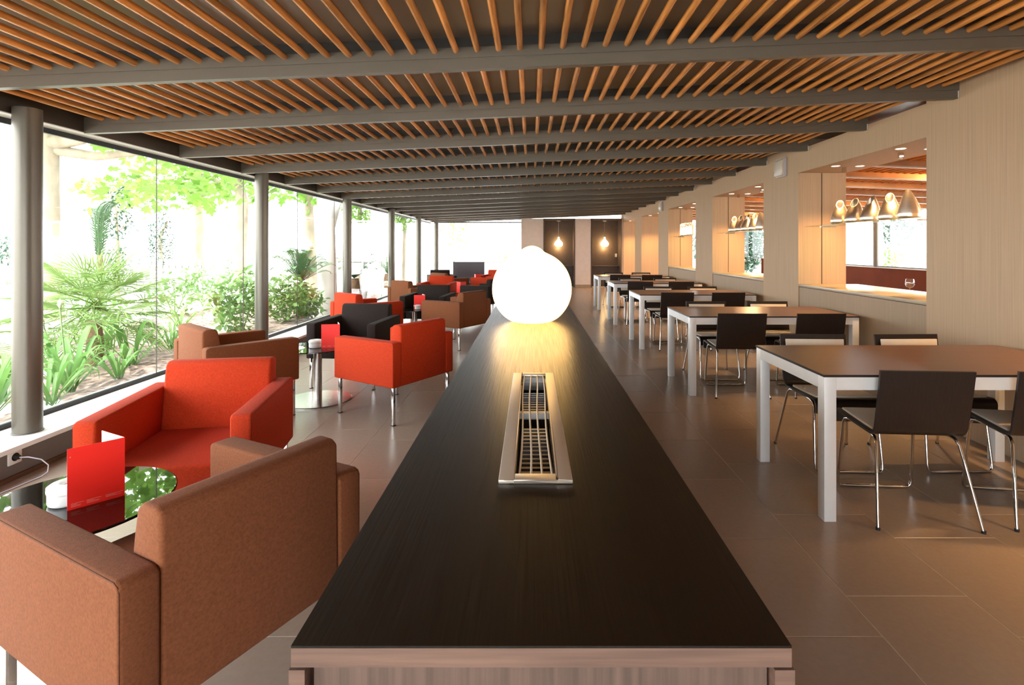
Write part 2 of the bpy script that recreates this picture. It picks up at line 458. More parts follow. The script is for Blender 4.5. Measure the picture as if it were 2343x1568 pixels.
# ---------------------------------------------------------------- end wall
we = MB()
we.box(-.30, .43, YB, YB + .2, 0, 2.395); we.box(1.535, 2.08, YB, YB + .2, 0, 2.395); we.box(3.16, XWB, YB, YB + .2, 0, 2.70)
we.box(.43, 3.2, YB + .9, YB + 1.0, 0, 2.395)
wb = struct(we.build('wall_back', 'pale'))
MB().box(-.30, .43, YB - .012, YB, 0, .10).build('skirting', 'panel', wb)
MB().box(1.535, 2.08, YB - .012, YB, 0, .10).build('skirting', 'panel', wb)
for n, (xa, xb_) in enumerate(((.43, 1.535), (2.08, 3.16))):
    d = MB(); d.box(xa, xb_, YB + .62, YB + .66, 0, 2.40)
    d.box(xa, xa + .04, YB - .01, YB + .62, 0, 2.40); d.box(xb_ - .04, xb_, YB - .01, YB + .62, 0, 2.40); d.box(xa, xb_, YB - .01, YB + .62, 2.355, 2.40)
    o = struct(d.build(f'door_{n+1}', 'darkdoor'))
    MB().box(xa + .04, xb_ - .04, YB + .30, YB + .62, .72, .75).build('ledge', 'darkdoor', o)
    MB().box(xa + .12, xb_ - .12, YB + .60, YB + .62, .05, .70).build('lower_panel', 'darkdoor', o)
    if n == 1: MB().box(xb_ - .14, xb_ - .07, YB + .595, YB + .62, 1.05, 1.17).build('switch_plate', 'plastic_white', o)
    cx = (xa + xb_)/2
    t = thing('pendant_lamp', ['glowing teardrop pendant lamp in the left dark recess of end wall', 'glowing teardrop pendant lamp in the right dark recess of end wall'][n], 'pendant lamp', (cx, YB + .42, 1.42), 0, 'pendant lamps at the end wall')
    MB().lathe([(.02, .0), (.09, .012), (.135, .05), (.145, .10), (.12, .165), (.06, .225), (.028, .27), (.022, .34)], 28).build('shade', 'pendant', t, smooth=60)
    MB().tube([(0, 0, .34), (0, 0, .925)], .006, 6).build('cord', 'satin_steel', t)
    MB().lathe([(.07, .90), (.07, .928)], 20).build('ceiling_rose', 'white', t)
    pl_ = bpy.data.lights.new('pendant_bulb', 'POINT'); pl_.energy = 7; pl_.color = (1, .62, .28); pl_.shadow_soft_size = .05
    plo = bpy.data.objects.new('pendant_bulb', pl_); COL.objects.link(plo); plo.parent = t; plo.location = (0, 0, -.06)
# white strip painted for the bright upper glazing, and end window
we2 = struct(MB().box(-3.48, -.30, YB + .09, YB + .11, 0, .05).build('window_2', 'frame_black'))
MB().box(-3.48, -.30, YB + .09, YB + .11, 2.25, 2.29).build('head_rail', 'steel_paint', we2)
MB().box(-3.48, -.30, YB + .09, YB + .11, .86, .885).build('mid_rail', 'white', we2)
for a, b in ((-3.48, -2.42), (-2.42, -1.36), (-1.36, -.30)):
    MB().box(a + .004, b - .004, YB + .095, YB + .105, .05, 2.25).build('pane', 'glass', we2)
MB().box(-.34, -.28, YB - .01, YB + .13, 0, 2.40).build('jamb', 'pale', we2)
slab(MB(), -3.6, -.30, YB + .06, YB + .14, 2.385, 2.57).build('head_beam', 'edge_dark', we2)
struct(slab(MB(), -.30, XW, YB + .02, YB + .10, 2.40, 2.57).build('trim_2', 'white'))  # opaque white in place of daylight through the transom

# ---------------------------------------------------------------- wall behind the camera
struct(MB().box(XW, XWB + 7, Y0 - .15, Y0, -.1, 2.9).build('wall_front', 'wallpaper'))
struct(MB().box(1.5, XW, Y0 - .15, Y0, -.1, 2.9).build('wall_front', 'wallpaper'))
w5 = struct(MB().box(-3.48, 1.5, Y0 - .11, Y0 - .09, -.02, .05).build('window_5', 'frame_black'))
for q in range(4):
    xa = -3.48 + 4.98*q/4; xb_ = -3.48 + 4.98*(q+1)/4
    MB().box(xa + .004, xb_ - .004, Y0 - .105, Y0 - .095, .05, 2.25).build('pane', 'glass', w5)
slab(MB(), -3.6, 1.5, Y0 - .14, Y0 - .06, 2.25, 2.57, .0).build('head_beam', 'edge_dark', w5)

# ---------------------------------------------------------------- the room beyond the right wall
XN = 9.80; YN = 20.6
struct(MB().box(XWB + .02, XN + .1, Y0, YN, -.12, 0).build('floor', 'tile'))
nc = struct(slab(MB(), XWB, XN + .15, Y0, YN, 2.565 + SL*XWB, 2.68 + SL*XWB, -SL, XWB).build('ceiling', 'warmwood'))
for k in range(-5, 17):
    y = BY0 + BP*k
    slab(MB(), XWB, XN, y, y + .08, 2.385 + SL*XWB, 2.505 + SL*XWB, -SL, XWB).build('beam', 'warmwood', nc)
    if k >= 3: slab(MB(), XWB, XN, y - .012, y, 2.387 + SL*XWB, 2.402 + SL*XWB, -SL, XWB).build('lit_edge', 'sill', nc)  # pale strip stands in for the light on the beam's lower edge
fld = MB()
for k in range(2, 17):
    y = BY0 + BP*(k-1) + .045 + .5125
    for i in range(int((XN - XWB - .1) / .1165)):
        x = XWB + .08 + .1165*i; z = 2.4905 + SL*XWB - SL*(x - XWB)
        fld.add([(a+x, b+y, c+z) for a, b, c in fd.v], fd.f)
tag(fld.build('dowel_field', 'dowel', nc, smooth=50), kind='stuff')
struct(MB().box(XN, XN + .12, Y0, YN, 0, .82).build('wall_far', 'redwood'))
struct(MB().box(XN - .04, XN + .16, Y0, YN, .82, .845).build('trim_3', 'sill'))
w3 = struct(MB().box(XN + .04, XN + .06, Y0, YN, .845, .875).build('window_3', 'frame_black'))
for k in range(8):
    ya = Y0 + (YN - Y0) * k / 8; yb = Y0 + (YN - Y0) * (k+1) / 8
    MB().box(XN + .045, XN + .055, ya + .003, yb - .003, .875, 2.34).build('pane', 'glass', w3)
for k in range(-1, 6):
    c = MB().lathe([(.076, 0), (.076, 1.55)], 24).build('steel_column', 'column', None, smooth=40); c.location = (XN - .10, 5.9 + 2.99*k, .845)
    c['kind'] = 'structure'; c.name = 'trim_column'
struct(MB().box(XN - .1, XN + .15, Y0, YN, 2.34, 2.60).build('trim_4', 'edge_dark'))
w4 = struct(MB().box(XWB, XN, YN, YN + .02, 0, .05).build('window_4', 'frame_black'))
for k in range(4):
    xa = XWB + (XN - XWB)*k/4; xb_ = XWB + (XN - XWB)*(k+1)/4
    MB().box(xa + .003, xb_ - .003, YN + .005, YN + .015, .05, 2.45).build('pane', 'glass', w4)
MB().box(XWB, XN, YN - .02, YN + .04, 2.45, 2.75).build('head_beam', 'edge_dark', w4)
p = MB().box(8.42, 8.95, 19.3, 19.36, 0, 1.0); p.box(8.36, 9.0, 19.24, 19.42, 0, .03)
tag(p.build('brown_screen', 'redwood', bevel=.003), 'brown wooden screen standing beyond the second shelf opening', 'screen')
# unseen ceiling lamps, added to light that room warmly
for i, (x, y) in enumerate(((6.6, 3.5), (6.6, 7.5), (6.6, 11.5), (6.6, 15.5))):
    zc = 2.385 + SL*XWB - SL*(x - XWB)
    t = thing('added_lamp', f'unseen warm ceiling lamp added to light the room beyond the wall, number {["one","two","three","four"][i]} from the camera', 'ceiling lamp', (x, y + .33, zc + .07), 0, 'added lamps beyond the wall')
    MB().lathe([(.06, 0), (.07, .004), (.07, .09)], 20).build('housing', 'white', t)
    MB().lathe([(.055, -.003), (.055, 0)], 20).build('lens', 'spot', t)
    l = bpy.data.lights.new('added_lamp_light', 'POINT'); l.energy = 120; l.color = (1, .58, .25); l.shadow_soft_size = .06
    lo = bpy.data.objects.new('added_lamp_light', l); COL.objects.link(lo); lo.parent = t; lo.location = (0, 0, -.08)

# ---------------------------------------------------------------- console with inset grille
CX0, CX1, CY0, CY1, CZ = -.301, .327, .663, 5.35, .90
GX0, GX1, GY0, GY1 = -.069, .0885, 1.116, 2.07
con = thing('console_cabinet', 'long dark wenge console cabinet down the middle of the room', 'console', ((CX0+CX1)/2, CY0, 0))
ox, oy = (CX0+CX1)/2, CY0
def cb(mb, x0, x1, y0, y1, z0, z1): return mb.box(x0-ox, x1-ox, y0-oy, y1-oy, z0, z1)
# top with a hole for the grille
def holed(z0, z1):
    X = [CX0-ox, GX0+.012-ox, GX1-.012-ox, CX1-ox]; Y = [CY0-oy, GY0+.012-oy, GY1-.012-oy, CY1-oy]
    mb = MB(); vs = []; fs = []
    for z in (z0, z1):
        for j in range(4):
            for i in range(4): vs.append((X[i], Y[j], z))
    idx = lambda i, j, k: k*16 + j*4 + i
    for k in (0, 1):
        for j in range(3):
            for i in range(3):
                if i == 1 and j == 1: continue
                fs.append((idx(i,j,k), idx(i+1,j,k), idx(i+1,j+1,k), idx(i,j+1,k)))
    for i in range(3):
        fs.append((idx(i,0,0), idx(i+1,0,0), idx(i+1,0,1), idx(i,0,1))); fs.append((idx(i,3,0), idx(i+1,3,0), idx(i+1,3,1), idx(i,3,1)))
        fs.append((idx(0,i,0), idx(0,i+1,0), idx(0,i+1,1), idx(0,i,1))); fs.append((idx(3,i,0), idx(3,i+1,0), idx(3,i+1,1), idx(3,i,1)))
    fs += [(idx(1,1,0), idx(2,1,0), idx(2,1,1), idx(1,1,1)), (idx(1,2,0), idx(2,2,0), idx(2,2,1), idx(1,2,1)),
           (idx(1,1,0), idx(1,2,0), idx(1,2,1), idx(1,1,1)), (idx(2,1,0), idx(2,2,0), idx(2,2,1), idx(2,1,1))]
    return mb.add(vs, fs)
holed(CZ - .003, CZ).build('top_veneer', 'wenge', con)
holed(CZ - .027, CZ - .0031).build('top_edge', 'wenge_edge', con)
cb(MB(), CX0 + .024, CX1 - .026, CY0 + .012, CY0 + .03, .06, CZ - .034).build('end_panel', 'wenge_side', con)
cb(MB(), CX0 - .002, CX0 + .018, CY0 - .002, CY0 + .03, 0, CZ - .029).build('stile', 'wenge_edge', con)
cb(MB(), CX1 - .022, CX1 + .003, CY0 - .002, CY0 + .03, 0, CZ - .029).build('stile', 'wenge_edge', con)
for s_ in (0, 1):
    xa = CX0 + .006 if s_ == 0 else CX1 - .024
    n = 8; L_ = (CY1 - CY0 - .06) / n
    for i in range(n):
        cb(MB(), xa, xa + .018, CY0 + .03 + L_*i + .002, CY0 + .03 + L_*(i+1) - .002, .06, CZ - .034).build('door', 'wenge_side', con)
cb(MB(), CX0 + .03, CX1 - .03, CY1 - .03, CY1 - .006, .0, CZ - .028).build('far_panel', 'wenge_side', con)
cb(MB(), CX0 + .03, CX1 - .03, CY0 + .05, CY1 - .05, 0, .06).build('plinth', 'dark', con)
cb(MB(), CX0 + .03, CX1 - .03, CY0 + .035, CY1 - .035, CZ - .40, CZ - .39).build('inner_shelf', 'dark', con)
# grille
gr = thing('air_grille', 'brushed steel air grille set into the console top', 'grille', ((GX0+GX1)/2, (GY0+GY1)/2, CZ))
gw, gl = (GX1-GX0)/2, (GY1-GY0)/2
fr = MB(); bw = .033
def frame_ring(x, y, bx, by, z0, z1):
    for (a0, a1, b0, b1) in ((-x, -x+bx, -y, y), (x-bx, x, -y, y), (-x+bx, x-bx, -y, -y+by), (-x+bx, x-bx, y-by, y)):
        fr.box(a0, a1, b0, b1, z0, z1)
frame_ring(gw, gl, bw, bw, 0, .009)
bm_f = fr.build('frame', 'grille_steel', gr, bevel=.0025)
inn = MB()
for (a0, a1, b0, b1) in ((-gw+bw, -gw+bw+.002, -gl+bw, gl-bw), (gw-bw-.002, gw-bw, -gl+bw, gl-bw), (-gw+bw, gw-bw, -gl+bw, -gl+bw+.002), (-gw+bw, gw-bw, gl-bw-.002, gl-bw)):
    inn.box(a0, a1, b0, b1, -.05, .0)
inn.build('inner_collar', 'satin_steel', gr)
MB().box(-gw+bw, gw-bw, -.004, .018, -.016, .001).build('cross_bar', 'plastic_white', gr)
MB().box(-gw+bw, gw-bw, gl-bw-.02, gl-bw, -.016, .001).build('cross_bar', 'plastic_white', gr)
for i in range(4):
    x = (-.5 + (i + .5)/4) * (2*gw - 2*bw) * 1.02
    path = []
    for j in range(13):
        y = -gl + bw + (2*gl - 2*bw) * j/12
        path.append((x + .0030*math.sin(j*.52 + i*.9), y, .004))
    MB().tube(path, .0026, 8).build('bar', 'grille_steel', gr, smooth=60)
for i in range(30):
    y = -gl + bw + .012 + i*(2*gl - 2*bw - .06)/30
    if .0 < y < .09: continue
    MB().box(-gw+bw+.008, gw-bw-.008, y, y + .011, -.05, -.044).build('fin', 'fin', gr)
MB().box(-gw+bw, gw-bw, -gl+bw, gl-bw, -.10, -.09).build('tray', 'dark', gr)

# globe lamp
gl_ = thing('globe_lamp', 'large glowing opal glass onion-shaped lamp on the console', 'table lamp', (.006, 3.55, CZ))
prof = [(.10, 0), (.135, .006), (.185, .035), (.235, .095), (.262, .165), (.2670, .225), (.260, .285), (.237, .345), (.198, .398), (.150, .436), (.105, .458), (.083, .468), (.072, .480), (.055, .494), (.028, .506), (.004, .510)]
# smooth the profile
def smooth_prof(pr, it=2):
    for _ in range(it):
        q = [pr[0]]
        for a, b in zip(pr[:-1], pr[1:]):
            q += [(a[0]*.75+b[0]*.25, a[1]*.75+b[1]*.25), (a[0]*.25+b[0]*.75, a[1]*.25+b[1]*.75)]
        q.append(pr[-1]); pr = q
    return pr
MB().lathe(smooth_prof(prof), 64).build('opal_globe', 'lamp', gl_, smooth=80)
MB().lathe([(.098, .0), (.098, .003)], 40).build('base_ring', 'satin_steel', gl_)

# ---------------------------------------------------------------- armchairs
AW, AD, AT = .71, .70, .09
def make_armchair(colour):
    t = thing('armchair', '', 'armchair')
    x, y = AW/2, AD/2
    seam = colour + '_seam'
    # seat block
    MB().box(-x+AT-.002, x-AT+.002, -y+.12, y-.012, .300, .435).build('seat', colour, t, bevel=.016, seg=3)
    MB().prism([(-y+.002, .300), (-y+.17, .300), (-y+.165, .44), (-y+.125, .70), (-y+.112, .765), (-y+.085, .782), (-y+.028, .780), (-y+.006, .765)], -x+AT-.001, x-AT+.001, 'x').build('backrest', colour, t, bevel=.018, seg=3)
    for s_ in (-1, 1):
        a, b = (x-AT, x) if s_ > 0 else (-x, -x+AT)
        ar = MB().prism([(-y, .300), (y, .300), (y, .640), (y-.02, .650), (-y+.02, .656), (-y, .645)], a, b, 'x').build('armrest', colour, t, bevel=.011, seg=3)
        xo = s_ * (x - .0036)
        MB().tube([(xo, -y+.0036, .31), (xo, -y+.0036, .634), (xo, -y+.009, .6455), (xo, -y+.024, .6518), (xo, y-.026, .6458), (xo, y-.010, .6400), (xo, y-.0036, .629), (xo, y-.0036, .31)], .0023, 6).build('seam', seam, ar)
    for sx in (-1, 1):
        for sy in (-1, 1):
            lx, ly = sx*(x-.035), sy*(y-.035)
            lg = MB().box(lx-.0125, lx+.0125, ly-.0125, ly+.0125, .006, .302).build('leg', 'chrome', t, bevel=.003)
            MB().box(lx-.013, lx+.013, ly-.013, ly+.013, 0, .007).build('foot_cap', 'rubber', lg)
    return t
protos = {}
CHAIRS = [
 # colour, x, y, facing, label
 ('brown', -1.052, 1.638, (-.885, .465), 'brown wool armchair nearest the camera, its back to the console'),
 ('red', -1.665, 2.655, (.17, -.985), 'red wool armchair facing the camera behind the nearest glass table'),
 ('red', -1.177, 4.58, (-.85, .53), 'red wool armchair beside the console with its back towards the camera'),
 ('black', -1.83, 5.53, (-.10, -.99), 'dark brown armchair facing the camera at the second glass table'),
 ('brown', -2.43, 4.37, (.64, .77), 'brown wool armchair with its back to the window at second table'),
 ('brown', -1.07, 7.60, (-.85, .53), 'brown wool armchair by the console at the third glass table'),
 ('black', -1.63, 8.42, (-.10, -.99), 'dark brown armchair facing the camera at the third glass table'),
 ('red', -2.28, 7.35, (.64, .77), 'red wool armchair with its back to the window at third table'),
 ('black', -.92, 10.55, (-.85, .53), 'dark brown armchair by the console end at the fourth table'),
 ('red', -1.98, 11.25, (-.10, -.99), 'red wool armchair facing the camera at the fourth glass table'),
 ('brown', -2.22, 10.05, (.64, .77), 'light-struck brown armchair with its back to the window at fourth table'),
 ('brown', -2.02, 12.95, (.64, .77), 'brown armchair with its back to the camera at the fifth table'),
 ('red', -1.02, 13.25, (-.85, .53), 'red armchair at the right of the fifth glass table'),
 ('red', -1.00, 14.25, (-.3, -.95), 'farthest red armchair beyond the fifth glass table'),
 ('black', -2.42, 14.3, (.3, -.95), 'farthest dark armchair near the corner column'),
]
for c, x, y, f, lab in CHAIRS:
    if c not in protos:
        o = make_armchair(c); protos[c] = (o, tree_of(o))
    else:
        o = copy_tree(*protos[c])
    o.location = (x, y, 0); o.rotation_euler = (0, 0, math.atan2(-f[0], f[1]))
    o['label'] = lab; o['group'] = 'armchairs along the window'

# ---------------------------------------------------------------- low glass tables, cards and jars
TBL = [(-1.635, 1.89), (-1.956, 4.85), (-1.72, 7.82), (-1.60, 10.75), (-1.62, 13.65)]
TH = .49
ordn = ['nearest', 'second', 'third', 'fourth', 'fifth']
def make_low_table():
    t = thing('glass_table', '', 'side table')
    MB().lathe([(.306, 0), (.31, .002), (.31, .008), (.306, .010)], 72, (0, 0, TH-.010)).build('glass_top', 'blackglass', t, smooth=10)
    MB().lathe([(.037, .012), (.037, TH-.022)], 32).build('post', 'satin_steel', t, smooth=40)
    MB().lathe([(.075, TH-.022), (.075, TH-.0105)], 32).build('top_plate', 'satin_steel', t, smooth=40)
    MB().lathe([(.30, 0), (.30, .006), (.292, .011), (.037, .013)], 64).build('base', 'satin_steel', t, smooth=10)
    return t
lt = make_low_table(); ltt = tree_of(lt)
def make_jar():
    t = thing('ashtray_jar', '', 'jar')
    MB().lathe([(.050, 0), (.056, .004), (.058, .010), (.058, .040), (.054, .043)], 40).build('body', 'porcelain', t, smooth=40)
    MB().lathe([(.055, .0435), (.060, .045), (.061, .050), (.060, .064), (.050, .071), (.030, .073), (.020, .070), (.014, .062)], 40).build('lid', 'porcelain', t, smooth=50)
    MB().lathe([(.014, .0622), (.013, .0632)], 24).build('hole', 'porc_grey', t)
    return t
jr = make_jar(); jrt = tree_of(jr)
CW, CHT = .160, .213
def make_card():
    t = thing('menu_card', '', 'menu card')
    # front panel from fold (0,0) towards -x ; back panel behind it
    MB().box(-CW, 0, -.0005, .0005, 0, CHT).build('front_panel', 'card', t)
    MB().box(-CW, 0, .0006, .0010, .0005, CHT-.0005).build('front_lining', 'card_white', t)
    bx = [(-CW*math.cos(R(74)), CW*math.sin(R(74)))]
    d = Vector((-math.cos(R(74)), math.sin(R(74)), 0)); n = Vector((d.y, -d.x, 0))
    if n.y > 0: n = -n
    def panel(off0, off1, z0, z1):
        a = d*.002; b = d*CW
        q = [a + n*off0, b + n*off0, b + n*off1, a + n*off1]
        return MB().prism([(p.x, p.y) for p in q], z0, z1, 'z')
    panel(-.0005, .0005, 0, CHT).build('back_panel', 'card', t)
    panel(.0006, .0010, .0005, CHT-.0005).build('back_lining', 'card_white', t)
    pr = MB()
    for blk, (x0, wd, rows) in enumerate(((-.150, .034, 4), (-.108, .040, 4), (-.055, .050, 3))):
        for r_ in range(rows):
            w_ = wd * (1.0 if r_ == 0 else random.uniform(.45, .9))
            z = .0195 - .0036*r_
            pr.box(x0, x0 + w_, -.0007, -.0005, z, z + .0011)
    pr.box(-.1535, -.1505, -.0007, -.0005, CHT-.032, CHT-.028)
    pr.build('print', 'print', t)
    return t
cd = make_card(); cdt = tree_of(cd)
CARDS = [(-1.49, 1.94, R(47)), (-1.64, 4.90, R(12)), (-1.46, 7.86, R(12)), (-1.42, 10.62, R(-55)), (-1.42, 13.60, R(-70))]
JARS = [(-1.654, 1.89), (-1.955, 4.80), (-1.66, 7.76), (-1.72, 10.7), (-1.75, 13.6)]
CARDS[1] = (-1.735, 4.80, R(10)); CARDS[2] = (-1.55, 7.74, R(10))
for i, (x, y) in enumerate(TBL):
    o = lt if i == 0 else copy_tree(lt, ltt)
    o.location = (x, y, 0); o['label'] = f'round black glass side table on a steel post, {ordn[i]} from the camera'; o['group'] = 'round glass tables'
    o = jr if i == 0 else copy_tree(jr, jrt)
    o.location = (JARS[i][0], JARS[i][1], TH); o['label'] = f'white porcelain lidded jar on the {ordn[i]} round glass table'; o['group'] = 'porcelain jars'
    o = cd if i == 0 else copy_tree(cd, cdt)
    x, y, a = CARDS[i]
    o.location = (x, y, TH); o.rotation_euler = (0, 0, a); o['label'] = f'folded red menu card standing on the {ordn[i]} round glass table'; o['group'] = 'menu cards'

# ---------------------------------------------------------------- dining tables
def make_table():
    t = thing('dining_table', '', 'dining table')
    L_, D_, H_ = 1.60, .82, .75
    MB().box(0, L_, 0, D_, H_-.012, H_-.0005).build('top_edge', 'table_edge', t)
    MB().box(.003, L_-.003, .003, D_-.003, H_-.0005, H_).build('top', 'table_wood', t)
    lw = .062
    for (xa, ya) in ((.004, .004), (L_-lw-.004, .004), (.004, D_-lw-.004), (L_-lw-.004, D_-lw-.004)):
        MB().box(xa, xa+lw, ya, ya+lw, 0, H_-.0125).build('leg', 'alu', t, bevel=.002)
    z0, z1 = H_-.078, H_-.0125
    MB().box(lw+.004, L_-lw-.004, .0045, .034, z0, z1).build('apron', 'alu', t)
    MB().box(lw+.004, L_-lw-.004, D_-.034, D_-.0045, z0, z1).build('apron', 'alu', t)
    MB().box(.0045, .034, lw+.004, D_-lw-.004, z0, z1).build('apron', 'alu', t)
    MB().box(L_-.034, L_-.0045, lw+.004, D_-lw-.004, z0, z1).build('apron', 'alu', t)
    return t
TY = [2.69, 4.97, 7.24, 9.52, 11.78]
dtb = make_table(); dtt = tree_of(dtb)
tord = ['nearest the camera', 'second from the camera', 'third from the camera', 'fourth from the camera', 'farthest from the camera']
for i, y in enumerate(TY):
    o = dtb if i == 0 else copy_tree(dtb, dtt)
    o.location = (1.49, y, 0); o['label'] = f'brown-topped dining table on white metal legs, {tord[i]}'; o['group'] = 'dining tables along the wall'

# ---------------------------------------------------------------- dining chairs
def ribbon(path, w0, w1, th, n_steps=None):
    """plywood strip: path of (y,z), half-width going w0->w1, thickness th"""
    m = len(path); vs = []; fs = []
    for i, (y, z) in enumerate(path):
        a = Vector(path[max(i-1, 0)]); b = Vector(path[min(i+1, m-1)]); d = (b-a).normalized(); n = Vector((-d.y, d.x))
        t = i/(m-1); w = w0 + (w1-w0)*t
        for sgn in (1, -1):
            for x in (-w, w):
                vs.append((x, y + n.x*th/2*sgn, z + n.y*th/2*sgn))
    for i in range(m-1):
        o, p_ = i*4, (i+1)*4
        fs += [(o, o+1, p_+1, p_), (o+2, p_+2, p_+3, o+3), (o, p_, p_+2, o+2), (o+1, o+3, p_+3, p_+1)]
    fs += [(0, 2, 3, 1), (4*m-4, 4*m-3, 4*m-1, 4*m-2)]
    return MB().add(vs, fs)
def arc(cx, cy, r, a0, a1, n):
    return [(cx + r*math.cos(R(a0 + (a1-a0)*i/n)), cy + r*math.sin(R(a0 + (a1-a0)*i/n))) for i in range(n+1)]
def make_chair():
    t = thing('dining_chair', '', 'dining chair')
    path = [(.235, .375), (.234, .410)] + arc(.199, .420, .035, 0, 85, 6) + [(.10, .449), (-.05, .443), (-.13, .441)] + arc(-.145, .496, .055, -95, -168, 7) + [(-.222, .60), (-.238, .69), (-.252, .785)]
    MB_ = ribbon(path, .212, .226, .013).build('seat_shell', 'chair_wenge', t, smooth=50)
    sp = [(.190, .4635), (.10, .4605), (-.05, .4545), (-.125, .4525)]
    pd = ribbon(sp, .190, .194, .014).build('seat_pad', 'pad', t, bevel=.004)
    bp = [(-.187, .545), (-.200, .60), (-.2160, .69), (-.2255, .756)]
    MB().add(*[(q.v, q.f) for q in [ribbon([(y+.0045, z) for y, z in bp], .192, .200, .014)]][0]).build('back_pad', 'pad', t, bevel=.004)
    r = .0085
    for s_ in (-1, 1):
        lg = MB().tube([(s_*.185, .02, .4275), (s_*.190, -.09, .4275), (s_*.196, -.150, .420), (s_*.203, -.176, .395), (s_*.225, -.225, .20), (s_*.247, -.272, .008)], r, 10).build('leg', 'chrome', t, smooth=60)
        MB().lathe([(.010, 0), (.010, .014)], 12, (s_*.248, -.2735, 0)).build('foot_cap', 'rubber', lg)
    U = [(-.185, .02, .4275), (-.188, .11, .4275), (-.190, .150, .420), (-.192, .166, .395), (-.205, .205, .06), (-.203, .210, .025), (-.190, .212, .0095), (-.15, .212, .0086),
         (.15, .212, .0086), (.190, .212, .0095), (.203, .210, .025), (.205, .205, .06), (.192, .166, .395), (.190, .150, .420), (.188, .11, .4275), (.185, .02, .4275)]
    MB().tube(U, r, 10).build('front_leg_loop', 'chrome', t, smooth=60)
    MB().tube([(-.185, .02, .4275), (.185, .02, .4275)], r, 8).build('cross_tube', 'chrome', t)
    return t
chp = make_chair(); cht = tree_of(chp)
first = True
twords = ['nearest', 'second', 'third', 'fourth', 'farthest']
random.seed(3)
for i, y in enumerate(TY):
    for side in ('near', 'far'):
        for sx in (0, 1):
            o = chp if first else copy_tree(chp, cht); first = False
            X = 1.975 + .70*sx + random.uniform(-.02, .02)
            a = random.uniform(-2.5, 2.5)
            if i == 0 and side == 'near': X, a = (1.985, -4) if sx == 0 else (2.68, -9)
            if side == 'near': o.location = (X, y + (.145 if i == 0 and sx == 1 else .185), 0); o.rotation_euler = (0, 0, R(a))
            else: o.location = (X, y + .80, 0); o.rotation_euler = (0, 0, R(180 + a))
            o['label'] = (f'dark wooden dining chair with cream pads, aisle-end seat, ' if sx == 0 else 'dark wooden dining chair with cream pads, wall-end seat, ') + ('back to camera, ' if side == 'near' else 'facing camera, ') + f'{twords[i]} table'
            o['group'] = 'dining chairs'

# ---------------------------------------------------------------- glass shelves with steel jugs
def jug_mesh(tall=False, slant=.5):
    n = 28
    prof = [(.060, 0), (.084, .006), (.094, .025), (.092, .055), (.080, .10), (.064, .155), (.036, .215)] if not tall else [(.05, 0), (.062, .004), (.066, .02), (.066, .12), (.064, .20), (.060, .25)]
    H_ = prof[-1][1]; vs = []; fs = []
    for r, z in prof:
        for k in range(n):
            a = 2*math.pi*k/n
            zz = z + (slant * r * math.cos(a)) * max(0, (z/H_))**3
            vs.append((r*math.cos(a) + .10*0, r*math.sin(a), zz))
    m = len(prof)
    for j in range(m-1):
        for k in range(n): fs.append((j*n+k, j*n+(k+1) % n, (j+1)*n+(k+1) % n, (j+1)*n+k))
    fs.append(tuple(range(n-1, -1, -1)))
    outer = MB().add(vs, fs)
    inn = []; fi = []
    lev = [(prof[-1][0]-.0, H_, 1), (prof[-1][0]-.005, H_, 1), (prof[-1][0]-.005, H_-.07, .2)]
    for r, z, q in lev:
        for k in range(n):
            a = 2*math.pi*k/n; inn.append((r*math.cos(a), r*math.sin(a), z + slant*r*math.cos(a)*q))
    for j in range(2):
        for k in range(n): fi.append((j*n+k, j*n+(k+1) % n, (j+1)*n+(k+1) % n, (j+1)*n+k))
    fi.append(tuple(2*n+k for k in range(n)))
    return outer, MB().add(inn, fi)
SHZ = 1.65
jugs = {}
def place_jug(kind, loc, rz, lab, grp, sc=1):
    if kind not in jugs:
        t = thing('steel_jug', '', 'jug'); a, b = jug_mesh(kind == 'tall', .0 + 1.35 if kind != 'tall' else .5)
        a.build('body', 'jug_steel', t, smooth=60); b.build('mouth', 'jug_steel', t, smooth=50)
        jugs[kind] = (t, tree_of(t)); o = t
    else: o = copy_tree(*jugs[kind])
    o.location = loc; o.rotation_euler = (0, 0, rz); o.scale = (sc, sc, sc); o['label'] = lab; o['group'] = grp
shelf_name = ['front glass shelf', 'middle glass shelf', 'rear glass shelf']
for n in range(3):
    b = 6.33 + 3.0*n; a = 4.28 + 3.0*n
    t = MB().box(3.255, 3.470, a + .02, b - .03, SHZ - .010, SHZ).build('glass_shelf', 'shelfglass', None, bevel=.0015)
    tag(t, ['clear glass shelf in the wall opening nearest the camera', 'clear glass shelf in the second wall opening', 'clear glass shelf in the third wall opening'][n], 'shelf', 'glass shelves')
    for yy in (a + .25, b - .30):
        MB().box(3.30, 3.476, yy - .008, yy + .008, SHZ - .022, SHZ - .0102).build('bracket', 'chrome', t)
    if n < 2:
        YJ = [5.76, 5.50, 5.24, 4.96, 4.70]
        RO = [56, 35, 10, 50, 200]
        for q in range(5):
            place_jug('cone', (3.365, YJ[q] + 3.0*n, SHZ), R(RO[q]), f'brushed steel jug with slanted mouth, {["leftmost","second from left","middle","second from right","rightmost"][q]} on the {shelf_name[n]}', f'steel jugs on the {shelf_name[n]}', 1.0)
    else:
        for q in range(4):
            place_jug('tall', (3.365, b - .62 - .22*q, SHZ), R(60), f'tall straight steel jug, {["leftmost","second","third","rightmost"][q]} on the {shelf_name[n]}', f'steel jugs on the {shelf_name[n]}', 1.0)

